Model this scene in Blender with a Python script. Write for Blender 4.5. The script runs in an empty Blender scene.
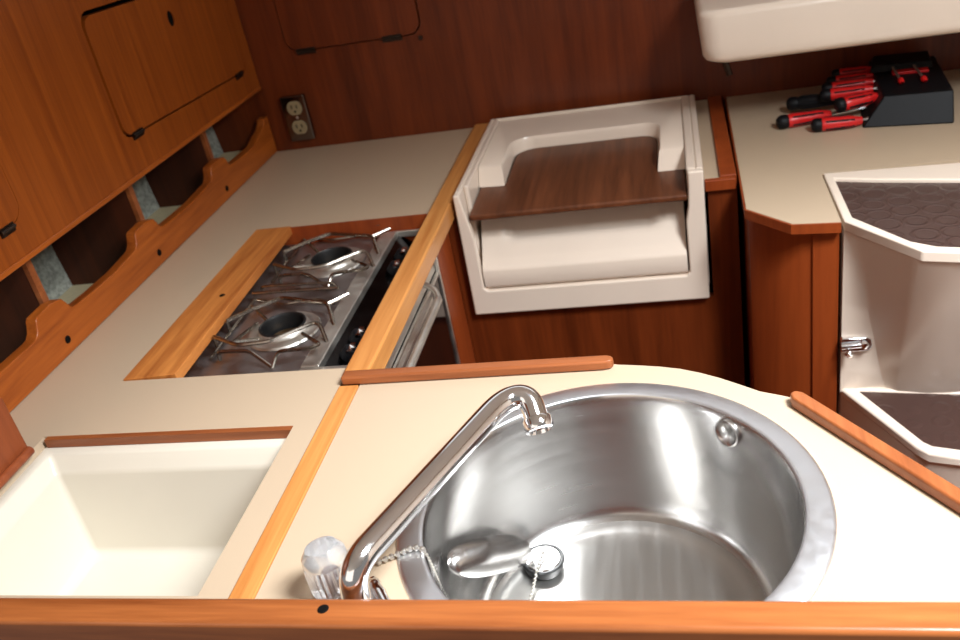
import bpy, bmesh, math, random
from mathutils import Vector, Matrix
random.seed(7)
PI = math.pi
scn = bpy.context.scene
COL = scn.collection

# ------------------------------------------------------------------ materials
def lin(r, g, b):
    f = lambda c: (c/255/12.92) if c/255 <= .04045 else ((c/255+.055)/1.055)**2.4
    return (f(r), f(g), f(b), 1)

def base_mat(name, col, rough=.5, metal=0., **kw):
    m = bpy.data.materials.new(name); m.use_nodes = True
    b = m.node_tree.nodes['Principled BSDF']
    b.inputs['Base Color'].default_value = col
    b.inputs['Roughness'].default_value = rough
    b.inputs['Metallic'].default_value = metal
    for k, v in kw.items(): b.inputs[k].default_value = v
    return m, m.node_tree.nodes, m.node_tree.links, b

def wood(name, dark, light, axis='X', rough=.35, grain=26, coat=.0, bump=.05, spec=.3):
    m, N, L, b = base_mat(name, lin(*light), rough)
    tc = N.new('ShaderNodeTexCoord'); mp = N.new('ShaderNodeMapping')
    s = {'X': (1.6, grain, grain), 'Y': (grain, 1.6, grain), 'Z': (grain, grain, 1.6)}[axis]
    mp.inputs['Scale'].default_value = s
    L.new(tc.outputs['Object'], mp.inputs['Vector'])
    n1 = N.new('ShaderNodeTexNoise'); n1.inputs['Scale'].default_value = 1.0
    n1.inputs['Detail'].default_value = 5; n1.inputs['Roughness'].default_value = .6; n1.inputs['Distortion'].default_value = .6
    L.new(mp.outputs['Vector'], n1.inputs['Vector'])
    n2 = N.new('ShaderNodeTexNoise'); n2.inputs['Scale'].default_value = 7.0; n2.inputs['Detail'].default_value = 3
    L.new(mp.outputs['Vector'], n2.inputs['Vector'])
    mx = N.new('ShaderNodeMath'); mx.operation = 'MULTIPLY_ADD'; mx.inputs[1].default_value = .3
    L.new(n2.outputs['Fac'], mx.inputs[0]); L.new(n1.outputs['Fac'], mx.inputs[2])
    cr = N.new('ShaderNodeValToRGB')
    cr.color_ramp.elements[0].position = .42; cr.color_ramp.elements[0].color = lin(*dark)
    cr.color_ramp.elements[1].position = .86; cr.color_ramp.elements[1].color = lin(*light)
    L.new(mx.outputs[0], cr.inputs['Fac']); L.new(cr.outputs['Color'], b.inputs['Base Color'])
    bp = N.new('ShaderNodeBump'); bp.inputs['Strength'].default_value = bump; bp.inputs['Distance'].default_value = .002
    L.new(mx.outputs[0], bp.inputs['Height']); L.new(bp.outputs['Normal'], b.inputs['Normal'])
    b.inputs['Coat Weight'].default_value = coat; b.inputs['Coat Roughness'].default_value = .15
    b.inputs['Specular IOR Level'].default_value = spec
    return m

def speckle(name, c, rough, amount=.06, scale=60, bump=0., **kw):
    """a plain surface with a slight mottling"""
    m, N, L, b = base_mat(name, lin(*c), rough, **kw)
    tc = N.new('ShaderNodeTexCoord')
    n = N.new('ShaderNodeTexNoise'); n.inputs['Scale'].default_value = scale; n.inputs['Detail'].default_value = 4
    L.new(tc.outputs['Object'], n.inputs['Vector'])
    cr = N.new('ShaderNodeValToRGB')
    a = [max(0, x*(1-amount)) for x in c]; z = [min(255, x*(1+amount)) for x in c]
    cr.color_ramp.elements[0].position = .3; cr.color_ramp.elements[0].color = lin(*a)
    cr.color_ramp.elements[1].position = .7; cr.color_ramp.elements[1].color = lin(*z)
    L.new(n.outputs['Fac'], cr.inputs['Fac']); L.new(cr.outputs['Color'], b.inputs['Base Color'])
    if bump:
        bp = N.new('ShaderNodeBump'); bp.inputs['Strength'].default_value = bump; bp.inputs['Distance'].default_value = .002
        L.new(n.outputs['Fac'], bp.inputs['Height']); L.new(bp.outputs['Normal'], b.inputs['Normal'])
    return m

def metal(name, c, rough, var=.08, scale=(30, 30, 30)):
    m, N, L, b = base_mat(name, lin(*c), rough, 1.0)
    tc = N.new('ShaderNodeTexCoord'); mp = N.new('ShaderNodeMapping'); mp.inputs['Scale'].default_value = scale
    n = N.new('ShaderNodeTexNoise'); n.inputs['Scale'].default_value = 1; n.inputs['Detail'].default_value = 5
    L.new(tc.outputs['Object'], mp.inputs['Vector']); L.new(mp.outputs['Vector'], n.inputs['Vector'])
    mr = N.new('ShaderNodeMapRange'); mr.inputs['From Min'].default_value = .3; mr.inputs['From Max'].default_value = .7
    mr.inputs['To Min'].default_value = max(.01, rough-var); mr.inputs['To Max'].default_value = rough+var
    L.new(n.outputs['Fac'], mr.inputs['Value']); L.new(mr.outputs['Result'], b.inputs['Roughness'])
    return m

M = {}
M['teak_y'] = wood('teak_lengthwise', (122, 54, 14), (178, 94, 32), 'Y', .36, coat=.08)
M['teak_x'] = wood('teak_crosswise', (112, 56, 27), (162, 94, 52), 'X', .34, coat=.2)
M['rail'] = wood('rail_varnished_teak', (112, 56, 24), (170, 100, 52), 'X', .3, coat=.35)
M['teak_rail'] = wood('teak_diagonal_strip', (112, 56, 27), (162, 94, 52), 'Y', .34, coat=.2)
M['golden'] = wood('golden_bare_teak', (172, 106, 50), (208, 146, 82), 'Y', .38, 40, coat=.08)
M['board'] = wood('worn_teak_board', (140, 72, 28), (214, 140, 70), 'Y', .5, 18, bump=.15)
M['panel'] = wood('side_panel_veneer', (120, 55, 15), (152, 77, 23), 'Z', .36, 60, coat=.08)
M['maho'] = wood('bulkhead_mahogany', (80, 31, 9), (116, 50, 18), 'Z', .4, 24, coat=.08)
M['cab'] = wood('cabinet_mahogany', (118, 48, 18), (150, 68, 27), 'Z', .42, 20, coat=.02)
M['dark'] = wood('dark_brown_lid', (66, 30, 16), (104, 50, 28), 'Z', .38, 22)
M['darkx'] = wood('dark_brown_lid_grain', (72, 38, 20), (112, 64, 38), 'Y', .4, 40, coat=.05)
M['lidwood'] = wood('reddish_lid', (112, 52, 26), (150, 78, 42), 'Z', .45, 18)
M['darkwood'] = wood('shelf_partition', (52, 22, 10), (78, 35, 16), 'Z', .5, 20)  # plain dark brown wood for the partitions
M['cream'] = speckle('cream_laminate', (184, 163, 138), .33, .012, 900)
M['creamshelf'] = speckle('cream_shelf', (200, 186, 150), .5, .03, 200)
M['white'] = speckle('white_gelcoat', (228, 211, 194), .28, .012, 8, **{'Coat Weight': .2, 'Coat Roughness': .15})
M['headliner'] = speckle('white_headliner', (246, 243, 236), .5, .01, 30)
M['liner'] = speckle('white_icebox_liner', (212, 204, 188), .3, .01, 6)
M['hull'] = speckle('grey_hull_lining', (150, 152, 142), .8, .18, 120, .3)
M['steel'] = metal('brushed_steel', (200, 198, 196), .24, .04, (6, 6, 60))
M['steelfloor'] = metal('brushed_steel_floor', (196, 194, 190), .33, .04, (90, 6, 60))
nt = M['steel'].node_tree; tg = nt.nodes.new('ShaderNodeTangent'); tg.direction_type = 'RADIAL'; tg.axis = 'Z'
nt.links.new(tg.outputs[0], nt.nodes['Principled BSDF'].inputs['Tangent']); nt.nodes['Principled BSDF'].inputs['Anisotropic'].default_value = .75; nt.nodes['Principled BSDF'].inputs['Anisotropic Rotation'].default_value = .25
M['rimsteel'] = metal('scratched_steel_rim', (232, 235, 240), .36, .03, (90, 90, 90))
M['chrome'] = metal('chrome', (236, 236, 238), .09, .02)
M['stove'] = metal('heat_stained_steel', (168, 162, 162), .42, .12, (40, 40, 40))
M['stovebright'] = metal('bright_stove_steel', (214, 210, 202), .46, .08)
M['wire'] = metal('browned_wire', (150, 142, 132), .25, .08)
M['blacksteel'] = metal('dark_panel', (44, 42, 44), .18, .06)
M['glass'] = base_mat('black_oven_glass', lin(14, 10, 10), .06)[0]
M['black'] = speckle('black_plastic', (13, 13, 16), .5, .1, 100)
M['black'].node_tree.nodes['Principled BSDF'].inputs['Specular IOR Level'].default_value = .2
M['rubber'] = speckle('black_rubber', (16, 16, 17), .45, .1, 100)
M['red'] = speckle('red_handle_plastic', (196, 26, 26), .35, .06, 60)
M['iron'] = metal('dark_hinge_iron', (70, 62, 56), .4, .1)
M['brass'] = metal('burnt_brass', (132, 104, 70), .45, .1)
M['ivory'] = speckle('ivory_receptacle', (156, 140, 106), .45, .04, 40)
M['floor'] = wood('cabin_sole', (96, 50, 24), (130, 74, 38), 'Y', .4, 14)
M['plateblack'] = base_mat('slot_black', lin(10, 9, 8), .7, **{'Specular IOR Level': .1})[0]
acr, N_, L_, b_ = base_mat('clear_acrylic', (.97, .97, .97, 1), .12); b_.inputs['Transmission Weight'].default_value = .8; b_.inputs['IOR'].default_value = 1.49
M['acrylic'] = acr
# non-skid pad: overlapping raised rings
m, N, L, b = base_mat('brown_nonskid', lin(64, 44, 39), .36)
tc = N.new('ShaderNodeTexCoord')
v1 = N.new('ShaderNodeTexVoronoi'); v1.inputs['Scale'].default_value = 26; v1.inputs['Randomness'].default_value = .25
L.new(tc.outputs['Object'], v1.inputs['Vector'])
rg = N.new('ShaderNodeMath'); rg.operation = 'SUBTRACT'; rg.inputs[1].default_value = .46; L.new(v1.outputs['Distance'], rg.inputs[0])
ab = N.new('ShaderNodeMath'); ab.operation = 'ABSOLUTE'; L.new(rg.outputs[0], ab.inputs[0])
mr = N.new('ShaderNodeMapRange'); mr.inputs['From Min'].default_value = 0; mr.inputs['From Max'].default_value = .09; mr.inputs['To Min'].default_value = 1; mr.inputs['To Max'].default_value = 0
L.new(ab.outputs[0], mr.inputs['Value'])
bp = N.new('ShaderNodeBump'); bp.inputs['Strength'].default_value = .5; bp.inputs['Distance'].default_value = .002
L.new(mr.outputs['Result'], bp.inputs['Height']); L.new(bp.outputs['Normal'], b.inputs['Normal'])
M['nonskid'] = m

# ------------------------------------------------------------------ helpers
def root(name, label, cat, loc, group=None):
    o = bpy.data.objects.new(name, None); COL.objects.link(o)
    o.empty_display_size = .05
    o.location = loc; o['label'] = label; o['category'] = cat
    if group: o['group'] = group
    return o

def top_loc(o):
    v = Vector((0, 0, 0))
    while o is not None:
        v += o.location; o = o.parent
    return v

def mk(name, bm, mat, parent=None, bevel=0, seg=3, smooth=True, angle=35, loc=None, label=None):
    """bm is in world coordinates; links it as ONE mesh object under parent (or with its origin at loc)"""
    bmesh.ops.recalc_face_normals(bm, faces=bm.faces)
    me = bpy.data.meshes.new(name)
    off = top_loc(parent) if parent is not None else Vector(loc or (0, 0, 0))
    bmesh.ops.translate(bm, verts=bm.verts, vec=-off)
    bm.to_mesh(me); bm.free()
    me.materials.append(M[mat] if isinstance(mat, str) else mat)
    o = bpy.data.objects.new(name, me); COL.objects.link(o)
    if parent is not None: o.parent = parent
    else: o.location = off
    if smooth:
        for p in me.polygons: p.use_smooth = True
        me.set_sharp_from_angle(angle=math.radians(angle))
    if bevel:
        md = o.modifiers.new('bevel', 'BEVEL'); md.width = bevel; md.segments = seg
        md.limit_method = 'ANGLE'; md.angle_limit = math.radians(40); md.harden_normals = True
    if label: o['label'] = label
    return o

def tag(o, label, cat, group=None):
    o['label'] = label; o['category'] = cat
    if group: o['group'] = group
    return o

def struct(name, bm, mat, **k):
    o = mk(name, bm, mat, **k); o['kind'] = 'structure'; return o

def new(): return bmesh.new()

def box(bm, x0, x1, y0, y1, z0, z1):
    v = [bm.verts.new((x, y, z)) for x in (x0, x1) for y in (y0, y1) for z in (z0, z1)]
    for f in ((0, 1, 3, 2), (4, 6, 7, 5), (0, 4, 5, 1), (2, 3, 7, 6), (0, 2, 6, 4), (1, 5, 7, 3)):
        bm.faces.new([v[i] for i in f])
    return bm

def put(axis, a, b, c):
    """2D (a,b) in the plane normal to axis, at c"""
    return {'X': (c, a, b), 'Y': (a, c, b), 'Z': (a, b, c)}[axis]

def plate(bm, outer, holes, axis, c0, c1):
    """a prism with holes"""
    loops = []
    for c in (c0, c1):
        edges = []; ring = []
        for lp in [outer]+list(holes):
            vs = [bm.verts.new(put(axis, p[0], p[1], c)) for p in lp]
            ring.append(vs)
            edges += [bm.edges.new((vs[i], vs[(i+1) % len(vs)])) for i in range(len(vs))]
        bmesh.ops.triangle_fill(bm, use_beauty=True, use_dissolve=False, edges=edges)
        loops.append(ring)
    for r0, r1 in zip(*loops):
        n = len(r0)
        for i in range(n): bm.faces.new((r0[i], r0[(i+1) % n], r1[(i+1) % n], r1[i]))
    return bm

def prism(bm, poly, axis, c0, c1):
    a = [bm.verts.new(put(axis, p[0], p[1], c0)) for p in poly]
    b = [bm.verts.new(put(axis, p[0], p[1], c1)) for p in poly]
    bm.faces.new(a); bm.faces.new(b[::-1]); n = len(poly)
    for i in range(n): bm.faces.new((a[i], b[i], b[(i+1) % n], a[(i+1) % n]))
    return bm

def loft(bm, loops, cap=True, closed=True):
    rs = [[bm.verts.new(p) for p in lp] for lp in loops]
    n = len(rs[0])
    for a, b in zip(rs, rs[1:]):
        for i in range(n if closed else n-1):
            j = (i+1) % n; bm.faces.new((a[i], a[j], b[j], b[i]))
    if cap: bm.faces.new(rs[0][::-1]); bm.faces.new(rs[-1])
    return bm

def rrect(a0, a1, b0, b1, r, n=6):
    """rounded rectangle; r may be four radii from (a0,b0) counter-clockwise"""
    if not isinstance(r, (tuple, list)): r = (r,)*4
    pts = []
    for (cx, cy, q, rr) in ((a0, b0, 2, r[0]), (a1, b0, 3, r[1]), (a1, b1, 0, r[2]), (a0, b1, 1, r[3])):
        if rr <= 0: pts.append((cx, cy)); continue
        ox = cx + (rr if cx == a0 else -rr); oy = cy + (rr if cy == b0 else -rr)
        for i in range(n+1):
            t = q*PI/2 + i*PI/2/n
            pts.append((ox+rr*math.cos(t), oy+rr*math.sin(t)))
    return pts

def circ(cx, cy, r, n=48): return [(cx+r*math.cos(2*PI*i/n), cy+r*math.sin(2*PI*i/n)) for i in range(n)]

def lathe(bm, prof, c, n=64, axis=(0, 0, 1), closed=False):
    q = Vector((0, 0, 1)).rotation_difference(Vector(axis).normalized())
    rings = []
    for r, z in prof:
        if r < 1e-6: rings.append([bm.verts.new(Vector(c)+q @ Vector((0, 0, z)))])
        else: rings.append([bm.verts.new(Vector(c)+q @ Vector((r*math.cos(2*PI*i/n), r*math.sin(2*PI*i/n), z))) for i in range(n)])
    prs = list(zip(rings, rings[1:]))
    if closed: prs.append((rings[-1], rings[0]))
    for a, b in prs:
        for i in range(n):
            j = (i+1) % n
            if len(a) == 1 and len(b) == 1: continue
            if len(a) == 1: bm.faces.new((a[0], b[i], b[j]))
            elif len(b) == 1: bm.faces.new((a[i], a[j], b[0]))
            else: bm.faces.new((a[i], a[j], b[j], b[i]))
    return bm

def smoothpath(pts, r, n=6):
    """round the corners of a polyline with radius-ish r"""
    pts = [Vector(p) for p in pts]; out = [pts[0]]
    for i in range(1, len(pts)-1):
        p, a, b = pts[i], pts[i-1], pts[i+1]
        da = min(r, (a-p).length*.48); db = min(r, (b-p).length*.48)
        s = p+(a-p).normalized()*da; e = p+(b-p).normalized()*db
        for k in range(n+1):
            t = k/n; out.append(s*(1-t)**2+p*2*t*(1-t)+e*t*t)
    out.append(pts[-1]); return out

def tube(bm, pts, r, n=12, cap=True):
    pts = [Vector(p) for p in pts]
    rad = r if isinstance(r, (list, tuple)) else [r]*len(pts)
    T = []
    for i in range(len(pts)):
        t = pts[min(i+1, len(pts)-1)]-pts[max(i-1, 0)]; T.append(t.normalized())
    u = T[0].orthogonal().normalized(); rings = []
    for i, p in enumerate(pts):
        if i:
            q = T[i-1].rotation_difference(T[i]); u = q @ u
        u = (u-T[i]*u.dot(T[i])).normalized(); w = T[i].cross(u)
        rings.append([bm.verts.new(p+rad[i]*(math.cos(2*PI*k/n)*u+math.sin(2*PI*k/n)*w)) for k in range(n)])
    for a, b in zip(rings, rings[1:]):
        for k in range(n): bm.faces.new((a[k], a[(k+1) % n], b[(k+1) % n], b[k]))
    if cap: bm.faces.new(rings[0][::-1]); bm.faces.new(rings[-1])
    return bm

def ball(bm, c, r, seg=8):
    bmesh.ops.create_uvsphere(bm, u_segments=seg, v_segments=max(4, seg//2+1), radius=r, matrix=Matrix.Translation(c)); return bm

WALLY = 1.929
# ------------------------------------------------------------------ the setting
struct('floor', box(new(), -1.3, 1.3, .3, 2.0, -.03, 0), 'floor')
# far bulkhead, with the opening of the small cupboard high up on it
bm = new()
plate(bm, [(-1.3, 0), (1.3, 0), (1.3, 1.42), (-1.3, 1.42)], [rrect(-.842, -.527, 1.119, 1.34, .03)], 'Y', WALLY, WALLY+.02)
struct('wall_back', bm, 'maho')
bm = new(); plate(bm, [(-1.3, 1.42), (1.3, 1.42), (1.3, 1.90), (-1.3, 1.90)], [], 'Y', WALLY-.002, WALLY+.02); struct('wall_upper', bm, 'headliner')
struct('wall_left', box(new(), -1.32, -1.3, .3, 1.95, 0, 1.90), 'hull')
struct('wall_right', box(new(), 1.3, 1.32, .3, 1.95, 0, 1.90), 'white')
bm = new(); plate(bm, [(-1.32, -.6), (1.32, -.6), (1.32, 1.95), (-1.32, 1.95)], [rrect(.08, .98, .22, .72, .04)], 'Z', 1.90, 1.93); struct('ceiling', bm, 'headliner')
struct('wall_front', box(new(), -1.3, 1.0, .480, .494, 0, .918), 'maho')

# ------------------------------------------------------------------ left side panel with its two cupboard doors
def skew(y): return -.043*(y-1.37)
d1 = [(y, z+skew(y)) for y, z in rrect(1.368, 1.886, 1.13, 1.332, (.022, .02, .022, .024))]
d1o = [(y, z+skew(y)) for y, z in rrect(1.3630, 1.8895, 1.1262, 1.3400, (.024, .022, .024, .026))]
d2 = [(y, z+skew(y)) for y, z in rrect(.56, 1.063, 1.105, 1.305, (.02, .028, .028, .02))]
d2o = [(y, z+skew(y)) for y, z in rrect(.5575, 1.0655, 1.1025, 1.3075, (.022, .03, .03, .022))]
lk = root('side_locker', 'orange-brown veneered locker front running along the hull above the open shelf', 'locker', (-.94, 1.2, 1.05))
bm = new(); plate(bm, [(.2, 1.0745), (1.928, 1.050), (1.928, 1.6), (.2, 1.6)], [d1o, d2o], 'X', -.945, -.93)
mk('front_panel', bm, 'panel', lk)
bm = new(); prism(bm, [(.2, 1.0735), (1.928, 1.0490), (1.928, 1.0575), (.2, 1.0820)], 'X', -.945, -.9275); mk('bottom_trim', bm, 'teak_y', lk, bevel=.002, seg=2)
box_in = new(); box(box_in, -.962, -.954, .4, 1.92, 1.09, 1.5); mk('inner_back', box_in, 'plateblack', lk)  # coloured black for the shade inside the closed locker
def leaf_hinge(bm, y, z, w=.034):
    box(bm, -.9305, -.927, y-w/2, y+w/2, z-.008, z+.005)
    tube(bm, [(-.927, y-w/2, z-.001), (-.927, y+w/2, z-.001)], .0032, 8)
hole = circ(1.640, 1.2715, .0085, 20)
hole = [(1.640+(a-1.640)*1.35, 1.2715+(b-1.2715)*1.75) for a, b in hole]
bm = new(); plate(bm, d1, [hole], 'X', -.944, -.9285); dr = mk('door', bm, 'panel', lk, label='cupboard door with a dark oval finger hole')
bm = new(); prism(bm, [(y+(1.640-y)*.02, z+(1.2715-z)*.02) for y, z in hole], 'X', -.938, -.9305); mk('finger_hole_shade', bm, 'plateblack', dr)  # black plug filling the finger hole, its shade put into the colour
for y in (1.405, 1.842):
    bm = new(); leaf_hinge(bm, y, 1.13+skew(y)-.002); mk('hinge', bm, 'iron', dr)
bm = new(); prism(bm, d2, 'X', -.944, -.9285); dr = mk('door', bm, 'panel', lk, label='cupboard door at the near end, only its rounded corner in view')
bm = new(); leaf_hinge(bm, 1.022, 1.105+skew(1.022)-.002, .03); mk('hinge', bm, 'iron', dr)

# ------------------------------------------------------------------ open shelf behind the scalloped board
sh = root('hull_shelf', 'open cream hull shelf split by wooden partitions, behind the scalloped teak board', 'shelf', (-1.05, 1.2, .855))
lx = lambda y: -1.152+.112*(y-1.355)+.05*max(0, y-1.5)**1.5
sz = lambda y: .866+.082*(y-1.355)
ysl = [.52, 1.0, 1.355, 1.6, 1.8, 1.927]
bm = new(); loft(bm, [[(-.954, y, sz(y)), (lx(y)-.03, y, sz(y)), (lx(y)-.03, y, sz(y)-.01), (-.954, y, sz(y)-.01)] for y in ysl]); mk('shelf_board', bm, 'creamshelf', sh)
bm = new(); loft(bm, [[(lx(y)+.003, y, sz(y)), (lx(y)-.035, y, 1.28), (lx(y)-.045, y, 1.28), (lx(y)-.007, y, sz(y))] for y in ysl]); mk('lining', bm, 'hull', sh)
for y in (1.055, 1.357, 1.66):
    p = mk('partition', box(new(), lx(y)-.003, -.962, y, y+.011, sz(y), 1.085), 'darkwood', sh)
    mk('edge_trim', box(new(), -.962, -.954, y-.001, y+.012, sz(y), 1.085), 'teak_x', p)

fd = root('scalloped_fiddle', 'tall orange teak board with scalloped top edge along the left of the counter', 'fiddle board', (-.943, 1.2, .9))
def scal():
    pts = [(.52, .957)]
    for yc in (1.04, 1.335, 1.648):
        h = .9848
        pts += [(yc-.062, .957), (yc-.054, .958), (yc-.046, .964), (yc-.041, .973), (yc-.038, .9805), (yc-.033, h-.001), (yc+.004, h+.001), (yc+.028, h-.004), (yc+.034, .972), (yc+.040, .961), (yc+.046, .9575), (yc+.06, .9555), (yc+.10, .9535), (yc+.17, .9525)]
    pts += [(1.86, .964), (1.885, .969), (1.9, .978), (1.907, .987), (1.927, .988)]
    return pts
bm = new(); prism(bm, [(.52, .9005)]+[(1.927, .9005)][:0]+scal()+[(1.927, .9005)], 'X', -.953, -.933)
mk('board', bm, 'teak_y', fd, bevel=.0025, seg=2)
for y in (1.0437, 1.3425, 1.645):
    mk('bolt', lathe(new(), [(0, .0015), (.0055, .0015), (.0065, 0), (.0065, -.004)], (-.9332, y, .9225), 14, (1, 0, 0)), 'plateblack', fd)

# ------------------------------------------------------------------ left galley counter
gc = root('galley_counter', 'long cream laminate counter on the left with cut-outs for stove and icebox', 'counter', (-.69, 1.2, 0))
def slab(bm, xs, ys, hole, z0, z1):
    V = {}
    def v(i, j, k):
        if (i, j, k) not in V: V[i, j, k] = bm.verts.new((xs[i], ys[j], (z0, z1)[k]))
        return V[i, j, k]
    nx, ny = len(xs)-1, len(ys)-1
    solid = lambda i, j: 0 <= i < nx and 0 <= j < ny and not hole(i, j)
    for i in range(nx):
        for j in range(ny):
            if not solid(i, j): continue
            for k in (0, 1): bm.faces.new((v(i, j, k), v(i+1, j, k), v(i+1, j+1, k), v(i, j+1, k)))
            for (di, dj, a, b) in ((-1, 0, (i, j), (i, j+1)), (1, 0, (i+1, j), (i+1, j+1)), (0, -1, (i, j), (i+1, j)), (0, 1, (i, j+1), (i+1, j+1))):
                if not solid(i+di, j+dj): bm.faces.new((v(*a, 0), v(*b, 0), v(*b, 1), v(*a, 1)))
    return bm
xs = [-.953, -.84, -.7945, -.485, -.4505]; ys = [.505, .555, .826, .951, 1.4555, 1.927]
bm = slab(new(), xs, ys, lambda i, j: (j == 1 and i in (1, 2)) or (j == 3 and i in (2, 3)), .884, .9)
mk('worktop', bm, 'cream', gc)
mk('hatch_lip', box(new(), -.834, -.4855, .8175, .8258, .8882, .9004), 'teak_x', gc)
bm = new(); box(bm, -.7935, -.4515, 1.4535, 1.4552, .6, .9); box(bm, -.80, -.451, .939, .951, .6, .8838); box(bm, -.812, -.80, .939, 1.468, .6, .8838)
mk('stove_recess_lining', bm, 'cab', gc)
bm = new(); box(bm, -.447, -.431, 1.379, 1.4755, .0, .874); box(bm, -.447, -.431, .505, 1.379, .0, .44); box(bm, -.447, -.431, .505, .945, .44, .874)
mk('cabinet_front', bm, 'cab', gc)

cf = mk('counter_fiddle', box(new(), -.450, -.4135, .927, 1.921, .875, .910), 'golden', bevel=.004, loc=(-.43, 1.4, .875))
tag(cf, 'long golden teak edge strip beside the stove, running back to the far bulkhead', 'edge strip')
cf = mk('counter_fiddle', box(new(), -.4500, -.4235, .505, .9055, .875, .9025), 'golden', bevel=.0015, seg=2, loc=(-.437, .7, .875))
tag(cf, 'flat golden teak strip between the icebox counter and the sink counter', 'edge strip')
fb = mk('filler_board', prism(new(), [(-.7925, .951), (-.713, .958), (-.7235, 1.4545), (-.7935, 1.4545)], 'Z', .886, .9025), 'board', bevel=.0012, seg=2, loc=(-.755, 1.2, .886))
tag(fb, 'worn orange wooden board set in the counter along the left of the stove', 'board')
fbk = mk('screw', lathe(new(), [(0, .0008), (.004, .0008), (.005, 0), (.005, -.003)], (-.745, 1.19, .9027), 12), 'plateblack', fb)

# ------------------------------------------------------------------ stove with oven
st = root('stove', 'two-burner marine stove with wire pot supports and dark-glass oven, set in left counter', 'stove', (-.62, 1.2, .45))
bm = new()
plate(bm, [(-.79, .957), (-.545, .957), (-.545, 1.4485), (-.79, 1.4485)], [circ(-.617, 1.117, .056, 40), circ(-.612, 1.349, .056, 40)], 'Z', .858, .868)
mk('hob', bm, 'stove', st, bevel=.002, seg=2)
mk('oven_body', box(new(), -.78, -.462, .965, 1.40, .45, .80), 'stove', st)
bm = new(); box(bm, -.547, -.518, 1.0, 1.447, .862, .876); box(bm, -.547, -.468, .985, 1.0, .862, .8745); box(bm, -.547, -.468, 1.446, 1.4515, .862, .8745)
mk('bright_rim', bm, 'stovebright', st, bevel=.002, seg=2)
bm = new(); prism(bm, [(-.518, .866), (-.518, .80), (-.456, .80), (-.456, .828)], 'Y', .985, 1.4515); cp = mk('control_panel', bm, 'blacksteel', st, bevel=.002, seg=2)
nrm = Vector((.52, 0, .85)).normalized()
for y in (1.055, 1.10, 1.325, 1.375):
    c = Vector((-.496, y, .8545))
    kb = mk('knob', lathe(new(), [(0, .016), (.009, .016), (.0115, .013), (.013, 0), (.013, -.004)], c, 20, nrm), 'black', cp)
    bm = new(); lathe(bm, [(0, .0205), (.004, .020), (.006, .016), (.006, .0155)], c, 12, nrm)
    box(bm, c.x+.004, c.x+.011, y-.012, y+.012, c.z+.011, c.z+.0155); mk('knob_cap', bm, 'chrome', kb)
b1 = Vector((-.617, 1.1275, .87)); b2 = Vector((-.612, 1.368, .87))
wires = {'a': ([(-.093, -.054, .022), (-.04, -.084, .022), (.008, -.079, .022), (.064, -.035, .024), (.075, -.039, .022), (.09, -.064, .003)], .0033),
         'b': ([(-.071, -.092, .004), (-.068, -.096, .02), (-.017, -.098, .02), (.025, -.122, .003)], .003),
         'c': ([(.025, -.122, .003), (.031, -.105, .02), (.086, -.105, .022), (.094, -.096, .022), (.085, -.088, .022), (.05, -.052, .016)], .003),
         'd': ([(-.093, -.006, .022), (-.06, .03, .022), (-.025, .058, .022), (.025, .037, .024), (.067, .024, .024), (.085, -.015, .003)], .0033),
         'e': ([(.066, .027, .022), (.093, .050, .024)], .003), 'f': ([(-.054, -.07, .02), (-.054, .01, .004)], .003),
         'g': ([(-.056, -.07, .02), (-.026, -.046, .008)], .003), 'h': ([(-.071, .044, .02), (-.036, .013, .006)], .003),
         'i': ([(-.093, -.054, .022), (-.093, -.0535, .0)], .003), 'j': ([(-.093, -.006, .022), (-.093, -.005, 0)], .003),
         'k': ([(-.09, -.085, .003), (-.094, .10, .003)], .0025), 'l': ([(-.093, .095, .015), (.062, .088, .017)], .003), 'm': ([(-.088, .118, .004), (-.086, .118, .015), (.045, .108, .017), (.052, .107, .004)], .0026), 'n': ([(-.088, .095, .002), (-.03, .07, .004), (.03, .078, .004), (.06, .06, .003)], .0022)}
for c, c0 in ((b1-Vector((0, .0105, 0)), b1), (b2-Vector((0, .019, 0)), b2)):
    bm = new()
    lathe(bm, [(.058, -.001), (.056, .002), (.050, .0015), (.042, .004), (.038, .010), (.037, .011), (.0345, .0105), (.0340, .006), (.0335, -.020), (.0, -.020)], c, 40)
    br = mk('burner', bm, 'stovebright', st)
    bm = new(); lathe(bm, [(0, -.009), (.018, -.009), (.025, -.0105), (.0265, -.013), (.0270, -.0195)], c, 28); mk('burner_cap', bm, 'brass', br)
    bm = new(); lathe(bm, [(.0375, .0100), (.0372, .0122), (.0345, .0124), (.0330, .009), (.0325, -.019)], c, 40); mk('burner_ring', bm, 'rubber', br)
    bm = new()
    for pts, r in wires.values():
        tube(bm, smoothpath([c0+Vector(p) for p in pts], .010), r, 8)
    mk('pot_support', bm, 'wire', st)
dv = mk('oven_door', box(new(), -.462, -.434, .952, 1.374, .47, .826), 'glass', st, bevel=.002, seg=2)
bm = new(); box(bm, -.436, -.431, 1.366, 1.3745, .47, .868); box(bm, -.436, -.432, .952, 1.366, .820, .8265); mk('door_trim', bm, 'stovebright', dv)
bm = new(); tube(bm, smoothpath([(-.436, 1.275, .852), (-.412, 1.262, .846), (-.402, 1.245, .838), (-.402, 1.225, .838)], .012), .005, 10)
tube(bm, [(-.402, 1.238, .838), (-.402, .955, .838)], .0068, 12); box(bm, -.424, -.416, .955, 1.255, .829, .835)
mk('towel_bar', bm, 'stovebright', dv)
bm = new(); box(bm, -.462, -.437, .952, 1.372, .829, .872); mk('upper_panel', bm, 'stovebright', st)

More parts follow.
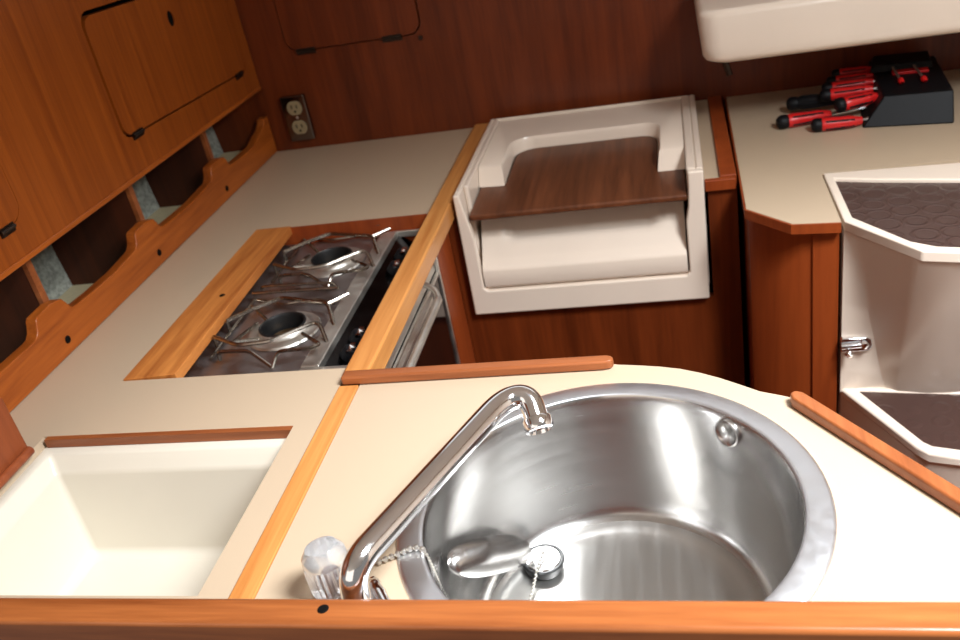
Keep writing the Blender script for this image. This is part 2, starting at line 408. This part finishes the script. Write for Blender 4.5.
# ------------------------------------------------------------------ icebox in the counter
ib = root('icebox', 'open white moulded icebox well sunk in the near left counter', 'icebox', (-.66, .68, .70))
def rl(x0, x1, y0, y1, r, z): return [(a, b, z) for a, b in rrect(x0, x1, y0, y1, r, 5)]
L_in = [rl(-.8398, -.462, .556, .8257, .004, .8865), rl(-.8398, -.462, .556, .8257, .004, .8865), rl(-.836, -.465, .559, .8225, .005, .8880), rl(-.826, -.470, .563, .808, .006, .8865), rl(-.823, -.472, .565, .804, .007, .884),
        rl(-.821, -.474, .566, .801, .007, .876), rl(-.815, -.477, .569, .793, .008, .870), rl(-.813, -.478, .571, .790, .008, .862), rl(-.809, -.484, .576, .782, .010, .7475), rl(-.807, -.486, .578, .780, .011, .7415), rl(-.802, -.491, .583, .775, .012, .738), rl(-.795, -.498, .590, .768, .012, .737)]
L_out = [rl(-.792, -.500, .594, .766, .012, .730), rl(-.816, -.478, .568, .789, .012, .7375), rl(-.830, -.466, .56, .81, .01, .86), rl(-.834, -.464, .558, .818, .01, .8785)]
mk('liner', loft(new(), L_in[::-1]+[L_in[0]][:0], cap=False) if False else loft(new(), L_out+L_in, cap=False), 'liner', ib, angle=50)
# close the shell's floor inside and out
bm = new()
for lp in (L_in[-1], L_out[0]): bm.faces.new([bm.verts.new(p) for p in lp])
mk('well_floor', bm, 'liner', ib)

il = root('icebox_hatch', 'reddish wooden lid standing on edge at the left of the open icebox', 'hatch cover', (-.855, .67, .9))
mk('panel', box(new(), -.860, -.838, .56, .795, .9003, .986), 'lidwood', il, bevel=.003, seg=2)
bm = new(); tube(bm, [(-.833, .56, .9065), (-.833, .790, .9065)], .0062, 12); mk('edge_bead', bm, 'lidwood', il)
mk('screw', lathe(new(), [(0, .001), (.003, .001), (.004, 0), (.004, -.002)], (-.8378, .735, .925), 12, (1, 0, 0)), 'stovebright', il)

# ------------------------------------------------------------------ far bulkhead: cupboard, outlet
wc = root('wall_cupboard', 'dark mahogany flap door high on the far bulkhead, left of centre', 'cupboard', (-.68, WALLY, 1.12))
bm = new(); prism(bm, rrect(-.839, -.530, 1.122, 1.337, .028), 'Y', WALLY-.003, WALLY+.018); mk('door', bm, 'maho', wc)
for x in (-.797, -.596):
    bm = new(); box(bm, x-.022, x+.022, WALLY-.0045, WALLY-.0005, 1.113, 1.126); tube(bm, [(x-.022, WALLY-.005, 1.1205), (x+.022, WALLY-.005, 1.1205)], .003, 8); mk('hinge', bm, 'iron', wc)
mk('cupboard_back', box(new(), -.86, -.51, WALLY+.024, WALLY+.034, 1.1, 1.36), 'plateblack', wc)  # backing coloured black for the shade in the door gap
bm = new(); box(bm, -.537, -.529, WALLY-.006, WALLY-.001, 1.108, 1.116); mk('catch', bm, 'iron', wc)

ol = root('power_outlet', 'two-socket steel power outlet low on the far bulkhead, in the counter corner', 'power outlet', (-.862, WALLY, .97))
bm = new(); prism(bm, rrect(-.893, -.834, .9205, 1.0255, .004), 'Y', WALLY-.014, WALLY-.0002); mk('face_plate', bm, metal('outlet_plate_steel', (120, 112, 106), .2, .05), ol, bevel=.0025, seg=2)
for z in (.998, .953):
    bm = new(); prism(bm, [(x, max(z-.0155, min(z+.0155, zz))) for x, zz in circ(-.862, z, .0178, 28)], 'Y', WALLY-.0165, WALLY-.0135); rc = mk('socket', bm, 'ivory', ol)
    bm = new(); box(bm, -.8695, -.867, WALLY-.0172, WALLY-.016, z-.001, z+.008); box(bm, -.857, -.8545, WALLY-.0172, WALLY-.016, z-.001, z+.007); prism(bm, circ(-.862, z-.008, .0028, 12), 'Y', WALLY-.0172, WALLY-.016)
    mk('slots', bm, 'plateblack', rc)
mk('screw', lathe(new(), [(0, .001), (.003, .001), (.0035, 0)], (-.862, WALLY-.014, .9755), 12, (0, -1, 0)), 'stovebright', ol)

ol.location.x += .006; ol.location.z += .002

# ------------------------------------------------------------------ wooden front below the bin, with its narrow counter
bc = root('bin_cabinet', 'dark mahogany cabinet front around the white moulded bin, with narrow cream top', 'cabinet', (-.18, 1.6, 0))
bm = new(); plate(bm, [(-.4305, 0), (.083, 0), (.083, .884), (.035, .884), (.035, .676), (-.412, .676), (-.412, .884), (-.4305, .884)], [], 'Y', 1.477, 1.492); mk('front_panel', bm, 'maho', bc)
bm = new(); box(bm, .0305, .0555, 1.478, 1.927, .884, .9); box(bm, -.413, .0305, 1.895, 1.927, .884, .9); mk('worktop', bm, 'cream', bc)
mk('front_cap', box(new(), .0305, .081, 1.466, 1.4778, .884, .9035), 'cab', bc, bevel=.0015, seg=2)
mk('side_strip', box(new(), .056, .0835, 1.478, 1.927, .884, .9065), 'cab', bc, bevel=.002, seg=2)
mk('side_panel', box(new(), .072, .083, 1.4925, 1.927, 0, .884), 'maho', bc)

bn = root('moulded_bin', 'white moulded bin built into the dark cabinet under the far bulkhead', 'bin', (-.18, 1.6, .68))
fx0, fx1, fz0, fz1 = -.406, .0295, .680, .9255
ix0, ix1 = -.381, -.004
bm = new()
# front flange with its U-shaped opening, flaring out where it meets the thin side rims
prism(bm, [(fx0, fz1), (fx0-.002, fz0), (fx1-.002, fz0), (fx1, fz1), (.003, fz1), (.003, .90), (.001, .862), (ix1, .835), (ix1, .736), (ix1-.006, .730), (ix0+.006, .730), (ix0, .736), (ix0, .835), (ix0-.004, .862), (fx0+.015, .90), (fx0+.011, fz1)], 'Y', 1.460, 1.4765)
box(bm, fx0, fx0+.011, 1.4765, 1.893, .70, fz1); box(bm, fx1-.012, fx1, 1.4765, 1.893, .70, fz1)
box(bm, fx0+.011, fx1-.012, 1.885, 1.893, .70, fz1); box(bm, fx0+.011, -.3855, 1.505, 1.885, .70, fz1); box(bm, .0015, fx1-.012, 1.4765, 1.885, .70, fz1)
mk('rim_frame', bm, 'white', bn, bevel=.0035)
# inset: sloping front with a hollow, then the U-shaped hood over the back
ax0, ax1 = ix0+.003, ix1-.003
def sm(a, b_, v): t = max(0, min(1, (v-a)/(b_-a))); return t*t*(3-2*t)
bm = new(); loops = []
xsn = [ax0+(ax1-ax0)*i/48 for i in range(49)]
for x in xsn:
    sec = [Vector((x, y, z)) for y, z in ((1.88, .72), (1.49, .72), (1.4665, .7335), (1.4640, .736), (1.4625, .740), (1.4625, .768), (1.4640, .772), (1.4670, .7755))]
    f0, f1 = Vector((x, 1.478, .785)), Vector((x, 1.545, .874)); nn = Vector((0, .799, -.601))
    for k in range(19):
        t = k/18; d = .017*sm(-.340, -.312, x)*(1-sm(-.075, -.046, x))*sm(.26, .46, t)*(1-sm(.93, 1.0, t))
        sec.append(f0+(f1-f0)*t+nn*d)
    sec += [Vector((x, 1.552, .8755)), Vector((x, 1.88, .883))]
    loops.append([tuple(p) for p in sec])
loft(bm, loops); mk('insert', bm, 'white', bn, angle=50)
# hood
bm = new()
inner = [p for p in rrect(-.339, -.0430, 1.50, 1.757, (0, 0, .035, .045), 7)]
inner = [p for p in inner if p[1] > 1.51]
def hood_loop(dz, grow, g2):
    xm = -.191
    def P(x, y): return (x, y, min(dz, 1)*1.0+0)
    zt = lambda y: (.8845+.04*(y-1.462)) if dz == 0 else dz
    pts = [(-.3845, 1.588+g2), (-.3845, 1.882), (.0005, 1.882), (.0005, 1.574+g2), (xm+(-.0430-xm)*grow, 1.575+g2)]
    pts += [(xm+(p[0]-xm)*grow, p[1]+(grow-1)*.09) for p in inner]
    pts += [(xm+(-.339-xm)*grow, 1.584+g2)]
    return [(x, y, zt(y)) for x, y in pts]
loft(bm, [hood_loop(0, .965, -.004), hood_loop(.909, .985, .014), hood_loop(.917, .995, .020), hood_loop(.921, 1.012, .026)])
mk('hood', bm, 'white', bn, angle=50)
bm = prism(new(), [(-.3845, 1.462), (.0005, 1.462), (-.001, 1.583), (-.0475, 1.588), (-.0475, 1.72), (-.051, 1.738), (-.062, 1.752), (-.08, 1.757), (-.29, 1.757), (-.312, 1.752), (-.327, 1.738), (-.3325, 1.715), (-.3335, 1.594), (-.382, 1.597)], 'Z', .8725, .8842)
for v in bm.verts: v.co.z += .04*(v.co.y-1.462)
cb = mk('cover_board', bm, 'darkx', bevel=.004, seg=3, loc=(-.19, 1.62, .8725))
tag(cb, 'dark brown wooden board with wide front lip lying across the white moulded bin', 'board')

# ------------------------------------------------------------------ chart-table cabinet on the right
cc = root('corner_cabinet', 'mahogany cabinet with chamfered corner and cream top, carrying the tool case', 'cabinet', (.4, 1.6, 0))
top = [(.0945, 1.927), (.0885, 1.345), (.148, 1.2765), (.2155, 1.268), (.2155, 1.459), (1.28, 1.459), (1.28, 1.927)]
mk('worktop', prism(new(), top, 'Z', .8835, .9), 'cream', cc)
def strip(bm, pts, d, z0, z1):
    pts = [Vector((p[0], p[1], 0)) for p in pts]; a = []
    for i, p in enumerate(pts):
        ns = []
        for q, s in ((i-1, i), (i, i+1)):
            if 0 <= q and s < len(pts):
                t = (pts[s]-pts[q]).normalized(); ns.append(Vector((t.y, -t.x, 0)))
        n = sum(ns, Vector()).normalized(); k = d/max(.3, n.dot(ns[0])); a.append(p-n*0+n*k)
    prism(bm, [(p.x, p.y) for p in pts]+[(p.x, p.y) for p in a[::-1]], 'Z', z0, z1); return bm
edge = [(.0885, 1.345), (.148, 1.2765), (.2155, 1.268)]
bm = new(); strip(bm, [edge[2], edge[1], edge[0], (.0945, 1.927)][::-1], .003, .884, .8992)
mk('edge_band', bm, 'cab', cc)
body = [(.0980, 1.925), (.0925, 1.362), (.1000, 1.352), (.163, 1.296), (.183, 1.292), (.183, 1.40), (.3, 1.462), (1.2, 1.462), (1.2, 1.925)]
mk('cabinet_body', prism(new(), body, 'Z', 0, .8834), 'cab', cc)
mk('corner_post', prism(new(), [(.178, 1.288), (.2155, 1.279), (.2155, 1.30), (.183, 1.31)], 'Z', 0, .8834), 'cab', cc, bevel=.002, seg=2)

# ------------------------------------------------------------------ companionway steps
sp = root('companionway_steps', 'white moulded companionway steps with brown non-skid treads on the right', 'steps', (.5, 1.25, 0))
pad = [(.2315, 1.4306), (.2325, 1.2795), (.2915, 1.186), (.318, 1.166), (.346, 1.1575), (.42, 1.149), (1.2, 1.07), (1.2, 1.30), (.6, 1.352), (.40, 1.379), (.29, 1.41)]
out = [(.2175, 1.4565), (.2195, 1.2675), (.2975, 1.154), (.345, 1.141), (1.25, 1.045), (1.25, 1.375), (.42, 1.4455)]
bm = new(); plate(bm, out, [pad], 'Z', .884, .9015); mk('tread_rim', bm, 'white', sp, bevel=.003, seg=2)
mk('nonskid_tread', prism(new(), pad, 'Z', .878, .8955), 'nonskid', sp)
def riser(z, *p): return [(a, b_, z) for a, b_ in p]
def between(p, q, n): return [(p[0]+(q[0]-p[0])*i/n, p[1]+(q[1]-p[1])*i/n) for i in range(n)]
A = riser(.885, (.2175, 1.4555), (.2195, 1.2695), *between((.229, 1.256), (.2965, 1.157), 8), (.2965, 1.157), (.345, 1.144), (1.25, 1.048), (1.25, 1.4555))
C_ = riser(.595, (.2175, 1.4555), (.2195, 1.273), *between((.286, 1.273), (.302, 1.264), 8), (.302, 1.264), (.345, 1.256), (1.25, 1.18), (1.25, 1.4555))
def mixl(t): return [tuple(p*(1-t)+q*t for p, q in zip(u, v)) for u, v in zip(A, C_)]
bm = new(); loft(bm, [mixl(t/14) for t in range(15)]); mk('upper_riser', bm, 'white', sp, angle=40)
pad2 = [(.2465, 1.2685), (.312, 1.132), (.322, 1.122), (.3544, 1.112), (1.2, 1.03), (1.2, 1.17), (.4, 1.247)]
out2 = [(.2195, 1.30), (.2205, 1.274), (.299, 1.118), (.312, 1.102), (.352, 1.0905), (1.25, .99), (1.25, 1.30)]
bm = new(); plate(bm, out2, [pad2], 'Z', .583, .601); mk('tread_rim', bm, 'white', sp, bevel=.005, seg=3)
mk('nonskid_tread', prism(new(), pad2, 'Z', .578, .597), 'nonskid', sp)
A = riser(.584, (.2195, 1.30), (.2215, 1.276), (.300, 1.119), (.313, 1.105), (.352, 1.094), (1.25, .994), (1.25, 1.30))
B = riser(.30, (.2195, 1.30), (.222, 1.279), (.306, 1.160), (.320, 1.150), (.352, 1.14), (1.25, 1.05), (1.25, 1.30))
B0 = riser(.0, (.2195, 1.30), (.222, 1.279), (.306, 1.160), (.320, 1.150), (.352, 1.14), (1.25, 1.05), (1.25, 1.30))
bm = new(); loft(bm, [A, B, B0]); mk('lower_riser', bm, 'white', sp, angle=30)
bm = new(); prism(bm, rrect(.2175, .264, .677, .7015, (.004, .011, .011, .004)), 'Y', 1.2635, 1.2725); lt = mk('latch', bm, 'chrome', sp, bevel=.0015, seg=2, label='chrome barrel latch')
bm = new(); tube(bm, [(.2178, 1.261, .689), (.254, 1.261, .691)], .0048, 12); lathe(bm, [(0, .013), (.0045, .012), (.0062, .007), (.003, .002), (.003, -.003)], (.228, 1.258, .684), 14, (0, -1, -.4))
lathe(bm, [(0, .008), (.005, .007), (.0065, .003), (.0065, -.001)], (.2515, 1.262, .691), 14, (0, -1, 0)); mk('latch_bolt', bm, 'chrome', lt)

# ------------------------------------------------------------------ overhead moulded locker
ov = root('overhead_locker', 'white moulded tray with rounded corners overhead at top right, above the tool case', 'overhead tray', (.5, 1.7, 1.062))
bm = new()
def oloop(z, s): return [(a, b_, z) for a, b_ in rrect(.042+s, 1.25-s, 1.60+s, 1.928, (.034, .03, .002, .002), 8)]
loft(bm, [oloop(1.056, .026), oloop(1.058, .015), oloop(1.063, .006), oloop(1.071, .0015), oloop(1.085, 0), oloop(1.138, -.003), oloop(1.145, -.001), oloop(1.149, .004), oloop(1.150, .010), oloop(1.1502, .02), oloop(1.1503, .026)])
mk('tray', bm, 'white', ov, angle=60)
bm = new(); tube(bm, [(.083, 1.80, 1.059), (.086, 1.80, 1.02), (.096, 1.79, .985)], .006, 8); box(bm, .076, .094, 1.79, 1.81, 1.05, 1.0575); mk('bracket', bm, 'iron', ov)

# ------------------------------------------------------------------ tool case and screwdrivers
tcs = root('tool_case', 'open black plastic tool case on the cream corner counter', 'tool case', (.39, 1.76, .9))
bm = new(); loft(bm, [[(.3115, 1.648, .9003), (.456, 1.622, .9003), (.495, 1.86, .9003), (.345, 1.885, .9003)], [(.349, 1.660, .951), (.459, 1.650, .951), (.480, 1.868, .951), (.366, 1.888, .951)]])
mk('case_body', bm, 'black', tcs, bevel=.003, seg=2)
bm = new(); loft(bm, [[(.352, 1.80, .9512), (.46, 1.79, .9512), (.472, 1.868, .9512), (.368, 1.88, .9512)], [(.356, 1.806, .964), (.456, 1.796, .964), (.466, 1.862, .964), (.371, 1.872, .964)]]); mk('rear_block', bm, 'black', tcs, bevel=.002, seg=2)
bm = new(); prism(bm, [(.385, 1.772), (.446, 1.765), (.448, 1.782), (.387, 1.789)], 'Z', .9512, .9565); mk('red_strap', bm, 'red', tcs, bevel=.001, seg=2)

def screwdriver(label, butt, tip, r, shaft_to, group='red and black screwdrivers', col='red'):
    butt, tip, shaft_to = Vector(butt), Vector(tip), Vector(shaft_to)
    d = (tip-butt).normalized(); n = (tip-butt).length
    o = root('screwdriver', label, 'screwdriver', butt, group)
    prof = [(0, 0), (.55, .0), (.85, .03), (1, .08), (1, .16), (.93, .2)]
    bm = new(); lathe(bm, [(r*a, n*b_) for a, b_ in prof]+[(r*.5, n*.2)], butt, 14, d); mk('butt_cap', bm, 'black', o)
    prof = [(.5, .17), (.9, .2), (1, .24), (.96, .4), (.86, .6), (.9, .75), (.72, .88), (.55, 1), (0, 1)]
    bm = new(); lathe(bm, [(r*a, n*b_) for a, b_ in prof], butt, 14, d); h = mk('handle', bm, col, o)
    bm = new()
    for k in range(5):
        q = Vector((0, 0, 1)).rotation_difference(d); a = 2*PI*k/5+.3
        u = q @ Vector((math.cos(a), math.sin(a), 0)); tube(bm, [butt+d*n*.27+u*r*.93, butt+d*n*.62+u*r*.84, butt+d*n*.84+u*r*.74], r*.16, 6)
    mk('grip_rib', bm, 'black', h)
    bm = new(); tube(bm, [tip-d*.006, shaft_to], r*.28, 8); mk('shaft', bm, 'chrome', o)
    return o
screwdriver('red screwdriver lying farthest left on the counter, black butt outward', (.171, 1.690, .9135), (.268, 1.708, .9125), .013, (.345, 1.720, .915))
screwdriver('red screwdriver lying on the counter nearest the front, hard against the black case', (.227, 1.656, .913), (.313, 1.657, .912), .0125, (.34, 1.660, .914))
screwdriver('big red screwdriver with bright ferrule raised above the two lying on the counter', (.272, 1.682, .9355), (.345, 1.702, .938), .0132, (.372, 1.710, .939))
screwdriver('black-handled screwdriver sticking out at the left behind the raised red one', (.198, 1.772, .920), (.300, 1.752, .926), .013, (.372, 1.745, .929), col='black')
screwdriver('red screwdriver in the middle row, directly behind the big one with ferrule', (.254, 1.742, .938), (.345, 1.735, .942), .0115, (.374, 1.733, .944))
screwdriver('slim red screwdriver third from the rear of the case', (.262, 1.775, .940), (.352, 1.772, .944), .0105, (.374, 1.772, .946))
screwdriver('slim red screwdriver second from the rear of the case', (.275, 1.808, .942), (.358, 1.804, .946), .0100, (.378, 1.804, .9475))
screwdriver('slim red screwdriver rearmost in the case, closest to the bulkhead', (.290, 1.846, .944), (.362, 1.842, .947), .0098, (.38, 1.842, .9485))
def precision(label, a, b_):
    a, b_ = Vector(a), Vector(b_); d = (b_-a).normalized(); n = (b_-a).length
    o = root('precision_screwdriver', label, 'screwdriver', a, 'precision screwdrivers on the case')
    bm = new(); tube(bm, [a, a+d*n*.8], .0022, 8); mk('shaft', bm, 'stovebright', o)
    bm = new(); lathe(bm, [(0, 0), (.004, 0), (.0055, .004), (.005, .014), (.002, .018)], a+d*n*.78, 10, d); mk('cap', bm, 'red', o)
precision('thin precision screwdriver on the black case, nearest its handles', (.389, 1.790, .9605), (.388, 1.706, .9565))
precision('thin precision screwdriver on the black case, away from the handles', (.425, 1.786, .9605), (.425, 1.700, .9565))

# ------------------------------------------------------------------ sink peninsula
pn = root('sink_counter', 'cream laminate peninsula counter with the round steel sink', 'counter', (-.1, .7, 0))
SC = (-.0965, .671)
po = [(-.4230, .505), (-.4230, .9245), (-.103, .9245), (-.0947, .922), (-.0683, .9175), (-.0448, .9125), (-.0217, .9055), (.0008, .895), (.0225, .882), (.0433, .867), (.0633, .852), (.086, .842), (.1035, .833), (.1155, .817), (.336, .505)]
bm = new(); plate(bm, po, [circ(SC[0], SC[1], .19, 72)], 'Z', .8835, .9); mk('worktop', bm, 'cream', pn)
pin = [(-.40, .51), (-.40, .905), (-.10, .905), (-.02, .888), (.045, .845), (.09, .812), (.30, .51)]
pin2 = [(-.385, .52), (-.385, .89), (-.105, .89), (-.028, .875), (.038, .832), (.078, .80), (.27, .52)]
bm = new(); plate(bm, pin, [pin2], 'Z', 0, .8834); mk('cabinet_body', bm, 'cab', pn)

fdb = mk('sink_fiddle', prism(new(), [(-.4470, .9065), (-.112, .9095), (-.1025, .9115), (-.0985, .917), (-.101, .9235), (-.108, .926), (-.4470, .925)], 'Z', .9003, .9135), 'teak_x', bevel=.0045, seg=3, loc=(-.26, .916, .9))
tag(fdb, 'reddish teak edge strip along the far edge of the sink counter, ending rounded', 'edge strip')
D = Vector((.578, -.816)); Nn = Vector((.816, .578)); s0 = Vector((.0885, .8245))
def dp(t, w): p = s0+D*t+Nn*w; return (p.x, p.y)
fdd = mk('sink_fiddle', prism(new(), [dp(.008, 0), dp(.39, 0), dp(.39, .0175), dp(.006, .0175), dp(-.002, .013), dp(-.002, .006)], 'Z', .9003, .9135), 'teak_rail', bevel=.0055, seg=3, loc=(.2, .67, .9))
tag(fdd, 'reddish teak edge strip running diagonally along the right edge of the sink counter', 'edge strip')

sk = root('sink', 'round polished stainless steel sink with wide scratched rim', 'sink', (SC[0], SC[1], .73))
c = (SC[0], SC[1], 0)
bowl = [(.1825, .9038), (.1810, .9015), (.1800, .896), (.1788, .885), (.1655, .765), (.1635, .754), (.1600, .7465), (.1560, .7425), (.1520, .7405), (.1470, .7395), (.143, .7385), (.139, .7365), (.134, .7345), (.12, .733), (.06, .731), (.0, .730)]
bowl_o = [(r+.0015 if z > .75 else r, z-.0022) for r, z in bowl[1:-1]]+[(0, .7278)]
k = bowl.index((.1520, .7405))
mk('bowl', lathe(new(), [(bowl[k][0], bowl[k][1]-.0022)]+bowl_o[:k-1][::-1]+[(.1835, .9015)]+bowl[:k+1], c, 128, closed=True), 'steel', sk, angle=60)
mk('bowl_floor', lathe(new(), bowl[k:]+[(0, .7278)]+[(r, z-.0022) for r, z in bowl[k:-1]][::-1], c, 128), 'steelfloor', sk, angle=60)
mk('rim', lathe(new(), [(.1820, .9005), (.1822, .9035), (.1840, .9048), (.1870, .9047), (.205, .9035), (.2085, .9022), (.2092, .9004)], c, 128, closed=True), 'rimsteel', sk, angle=60)
# overflow in the far wall
def wallp(a, z, r): return (SC[0]+r*math.cos(a), SC[1]+r*math.sin(a), z)
ao = math.atan2(.1225, .116)
ovf = new(); od = Vector((-math.cos(ao), -math.sin(ao), .1))
lathe(ovf, [(0, .0015), (.0105, .0022), (.0135, .0045), (.0155, .004), (.0165, .0), (.0165, -.001)], wallp(ao, .8845, .1785), 28, od); mk('overflow', ovf, 'steel', sk)
# long rounded steel pad low on the left wall
bm = new()
pa, pb = Vector((-.262, .645, .850)), Vector((-.206, .762, .758))
dd = (pb-pa).normalized(); ax = Vector((SC[0], SC[1], .82)); 
ctr = (pa+pb)/2; inw = Vector((SC[0]-ctr.x, SC[1]-ctr.y, .12)); inw = (inw-dd*inw.dot(dd)).normalized(); up = dd.cross(inw)
bm = new(); rings = []
for k in range(25):
    t = k/24; s = -1+2*t
    half = (pb-pa).length/2; w = (max(0, 1-abs(s)**3.2))**.5
    p = ctr+dd*s*half
    rings.append([p+up*math.cos(2*PI*i/20)*.0215*w+inw*math.sin(2*PI*i/20)*.0125*w for i in range(20)] if 0 < k < 24 else [p]*20)
loft(bm, [[tuple(q) for q in r] for r in rings]); bmesh.ops.remove_doubles(bm, verts=bm.verts, dist=1e-6)
mk('raised_pad', bm, 'steel', sk, angle=80)

pg = root('sink_plug', 'black rubber sink plug with steel cap and ball chain on the sink floor', 'sink plug', (-.192, .757, .735))
pc = (-.1905, .7555, .7345)
mk('rubber_ring', lathe(new(), [(0, -.001), (.0215, -.001), (.0225, .002), (.0245, .008), (.0248, .011), (.0235, .0125), (.0215, .0125), (.020, .011), (0, .011)], pc, 36), 'rubber', pg)
mk('cap', lathe(new(), [(0, .0138), (.008, .0138), (.016, .0135), (.0195, .0128), (.0206, .0115), (.0206, .0105)], pc, 36), 'steel', pg)
bm = new(); P0 = Vector(pc)+Vector((.001, .001, .0155))
tube(bm, [P0+Vector((.0035*math.cos(t), 0, .003+.0035*math.sin(t))) for t in [k*PI/8 for k in range(17)]], .0007, 6); mk('ring', bm, 'chrome', pg)
def beads(bm, pts, step=.0042, r=.0017):
    pts = [Vector(p) for p in pts]; acc = 0
    for a, b_ in zip(pts, pts[1:]):
        L_ = (b_-a).length; t = acc
        while t < L_: ball(bm, a+(b_-a)*(t/L_), r, 6); t += step
        acc = t-L_
    tube(bm, pts, .0005, 5)
def spline(pts, n=8):
    pts = [Vector(p) for p in pts]; P = [pts[0]]+pts+[pts[-1]]; out = []
    for i in range(1, len(P)-2):
        for k in range(n):
            t = k/n; out.append(.5*((2*P[i])+(P[i+1]-P[i-1])*t+(2*P[i-1]-5*P[i]+4*P[i+1]-P[i+2])*t*t+(3*P[i]-P[i-1]-3*P[i+1]+P[i+2])*t**3))
    out.append(pts[-1]); return out
bm = new(); beads(bm, spline([P0+Vector((0, 0, .004)), (-.1935, .742, .751), (-.1965, .727, .745), (-.2, .708, .738), (-.206, .68, .737), (-.224, .645, .738), (-.243, .626, .757), (-.2615, .618, .826), (-.2635, .609, .880), (-.2655, .607, .9015), (-.2685, .608, .9065)]), .0048, .0021)
beads(bm, spline([(-.2685, .608, .9065), (-.277, .609, .908), (-.286, .6055, .907), (-.298, .6015, .9040), (-.3115, .5935, .9037)]), .0064, .0034)
mk('ball_chain', bm, 'stovebright', pg)

# ------------------------------------------------------------------ faucet
fc = root('faucet', 'chrome swivel faucet with long angled spout and clear knob beside the sink', 'faucet', (-.303, .523, .9))
path = smoothpath([(-.303, .5235, .905), (-.303, .5235, .9625), (-.2935, .5560, .9655), (-.2172, .7320, .9665), (-.1985, .7705, .9675), (-.1745, .7655, .9615), (-.1655, .7435, .938)], .028, 10)
path = smoothpath([(-.303, .5235, .905), (-.303, .5235, .9655), (-.2030, .7640, .9665), (-.1760, .7720, .9665), (-.1660, .7470, .9450)], .030, 12)
mk('spout', tube(new(), path, .0130, 24), 'chrome', fc)
e0, e1 = Vector(path[-3]), Vector(path[-1]); ed = (e1-e0).normalized()
mk('outlet_collar', lathe(new(), [(.0130, -.008), (.0148, -.007), (.0158, -.005), (.0158, .004), (.0148, .006), (.012, .007), (.011, .003), (0, .002)], e1, 28, ed), 'chrome', fc)
mk('base_plate', lathe(new(), [(.0, 0), (.022, 0), (.023, .003), (.0205, .006), (.0165, .009), (.0155, .018), (.0125, .020)], (-.303, .5235, .9003), 32), 'chrome', fc)
bm = new(); tube(bm, spline([(-.309, .572, .9065), (-.3015, .558, .909), (-.292, .542, .911), (-.284, .530, .912)], 4), [.001]+[.0035]*2+[.0065]*3+[.008]*7, 12); mk('lever', bm, 'chrome', fc)
# clear ribbed knob on a short stem, and its slim chrome skirt
kc = Vector((-.3395, .557, .9003)); kd = Vector((-.10, .12, 1)).normalized()
bm = new(); n = 48; rings = []
qq = Vector((0, 0, 1)).rotation_difference(kd)
for r, z, rib in [(.012, .010, 0), (.0205, .0105, .6), (.0215, .013, 1), (.0215, .036, 1), (.0205, .039, .6), (.0212, .042, 0), (.0205, .048, 0), (.015, .0555, 0), (.006, .0575, 0)]:
    rings.append([tuple(kc+qq @ Vector(((r+rib*.0007*(1 if i % 2 else -1))*math.cos(2*PI*i/n), (r+rib*.0007*(1 if i % 2 else -1))*math.sin(2*PI*i/n), z))) for i in range(n)])
loft(bm, rings); kn = mk('knob', bm, 'acrylic', fc, angle=30, label='clear ribbed acrylic knob')
mk('knob_stem', lathe(new(), [(0, 0), (.0215, 0), (.0222, .003), (.020, .0065), (.009, .010), (.007, .030), (.005, .034), (0, .035)], kc, 28, kd), 'chrome', kn)

# ------------------------------------------------------------------ front rail
fr = root('front_rail', 'thick varnished teak rail across the front, nearest the viewer', 'rail', (0, .48, .915))
bm = new(); box(bm, -1.28, 1.0, .4735, .504, .918, .955); mk('rail', bm, 'rail', fr, bevel=.005, seg=4)
mk('bung', lathe(new(), [(0, .0006), (.0042, .0006), (.005, 0), (.005, -.004)], (-.3175, .4905, .9552), 16), 'plateblack', fr)

# ------------------------------------------------------------------ light
def area(name, loc, target, sx, sy, power, col):
    l = bpy.data.lights.new(name, 'AREA'); l.shape = 'RECTANGLE'; l.size = sx; l.size_y = sy; l.energy = power; l.color = col
    o = bpy.data.objects.new(name, l); COL.objects.link(o); o.location = loc
    o.rotation_euler = (Vector(target)-Vector(loc)).to_track_quat('-Z', 'Y').to_euler(); return o
area('hatch_daylight', (.76, .36, 2.5), (.1, .75, .9), .5, .5, 82.0, (.92, .96, 1))
area('added_counter_fill', (.58, .44, 1.87), (.45, .5, .9), .3, .3, 19.0, (.92, .97, 1))  # added lamp below the hatch, brightens the right side of the sink counter
area('companionway_daylight', (-.75, -.7, 1.72), (0, 1.4, .9), 1.5, 1.0, 5.6, (1, .86, .74))
area('added_rear_fill', (-.1, 1.92, 1.62), (-.1, .5, 1.35), 1.5, .3, 1.6, (.86, .93, 1))  # added lamp before the closed upper wall, brightens sink rim and chrome
w = bpy.data.worlds.new('daylight'); scn.world = w; w.use_nodes = True
w.node_tree.nodes['Background'].inputs['Color'].default_value = (1, .95, .9, 1)
w.node_tree.nodes['Background'].inputs['Strength'].default_value = .25

# ------------------------------------------------------------------ camera
cam = bpy.data.cameras.new('camera'); co = bpy.data.objects.new('camera', cam); COL.objects.link(co)
right = Vector((.97029938, .16685547, -.17515241)); down = Vector((-.06780407, -.50743709, -.859017)); fwd = Vector((-.23221051, .84537971, -.48105242))
mat = Matrix((right, -down, -fwd)).transposed().to_4x4(); mat.translation = (0, 0, 1.5)
co.matrix_world = mat
cam.sensor_width = 36; cam.lens = 36*900.94/960; cam.clip_start = .02
cam.dof.use_dof = True; cam.dof.focus_distance = .98; cam.dof.aperture_fstop = 7.1
scn.camera = co
scn.view_settings.view_transform = 'Standard'; scn.view_settings.look = 'None'
scn.view_settings.gamma = 1; scn.view_settings.use_curve_mapping = False
scn.view_settings.exposure = 0
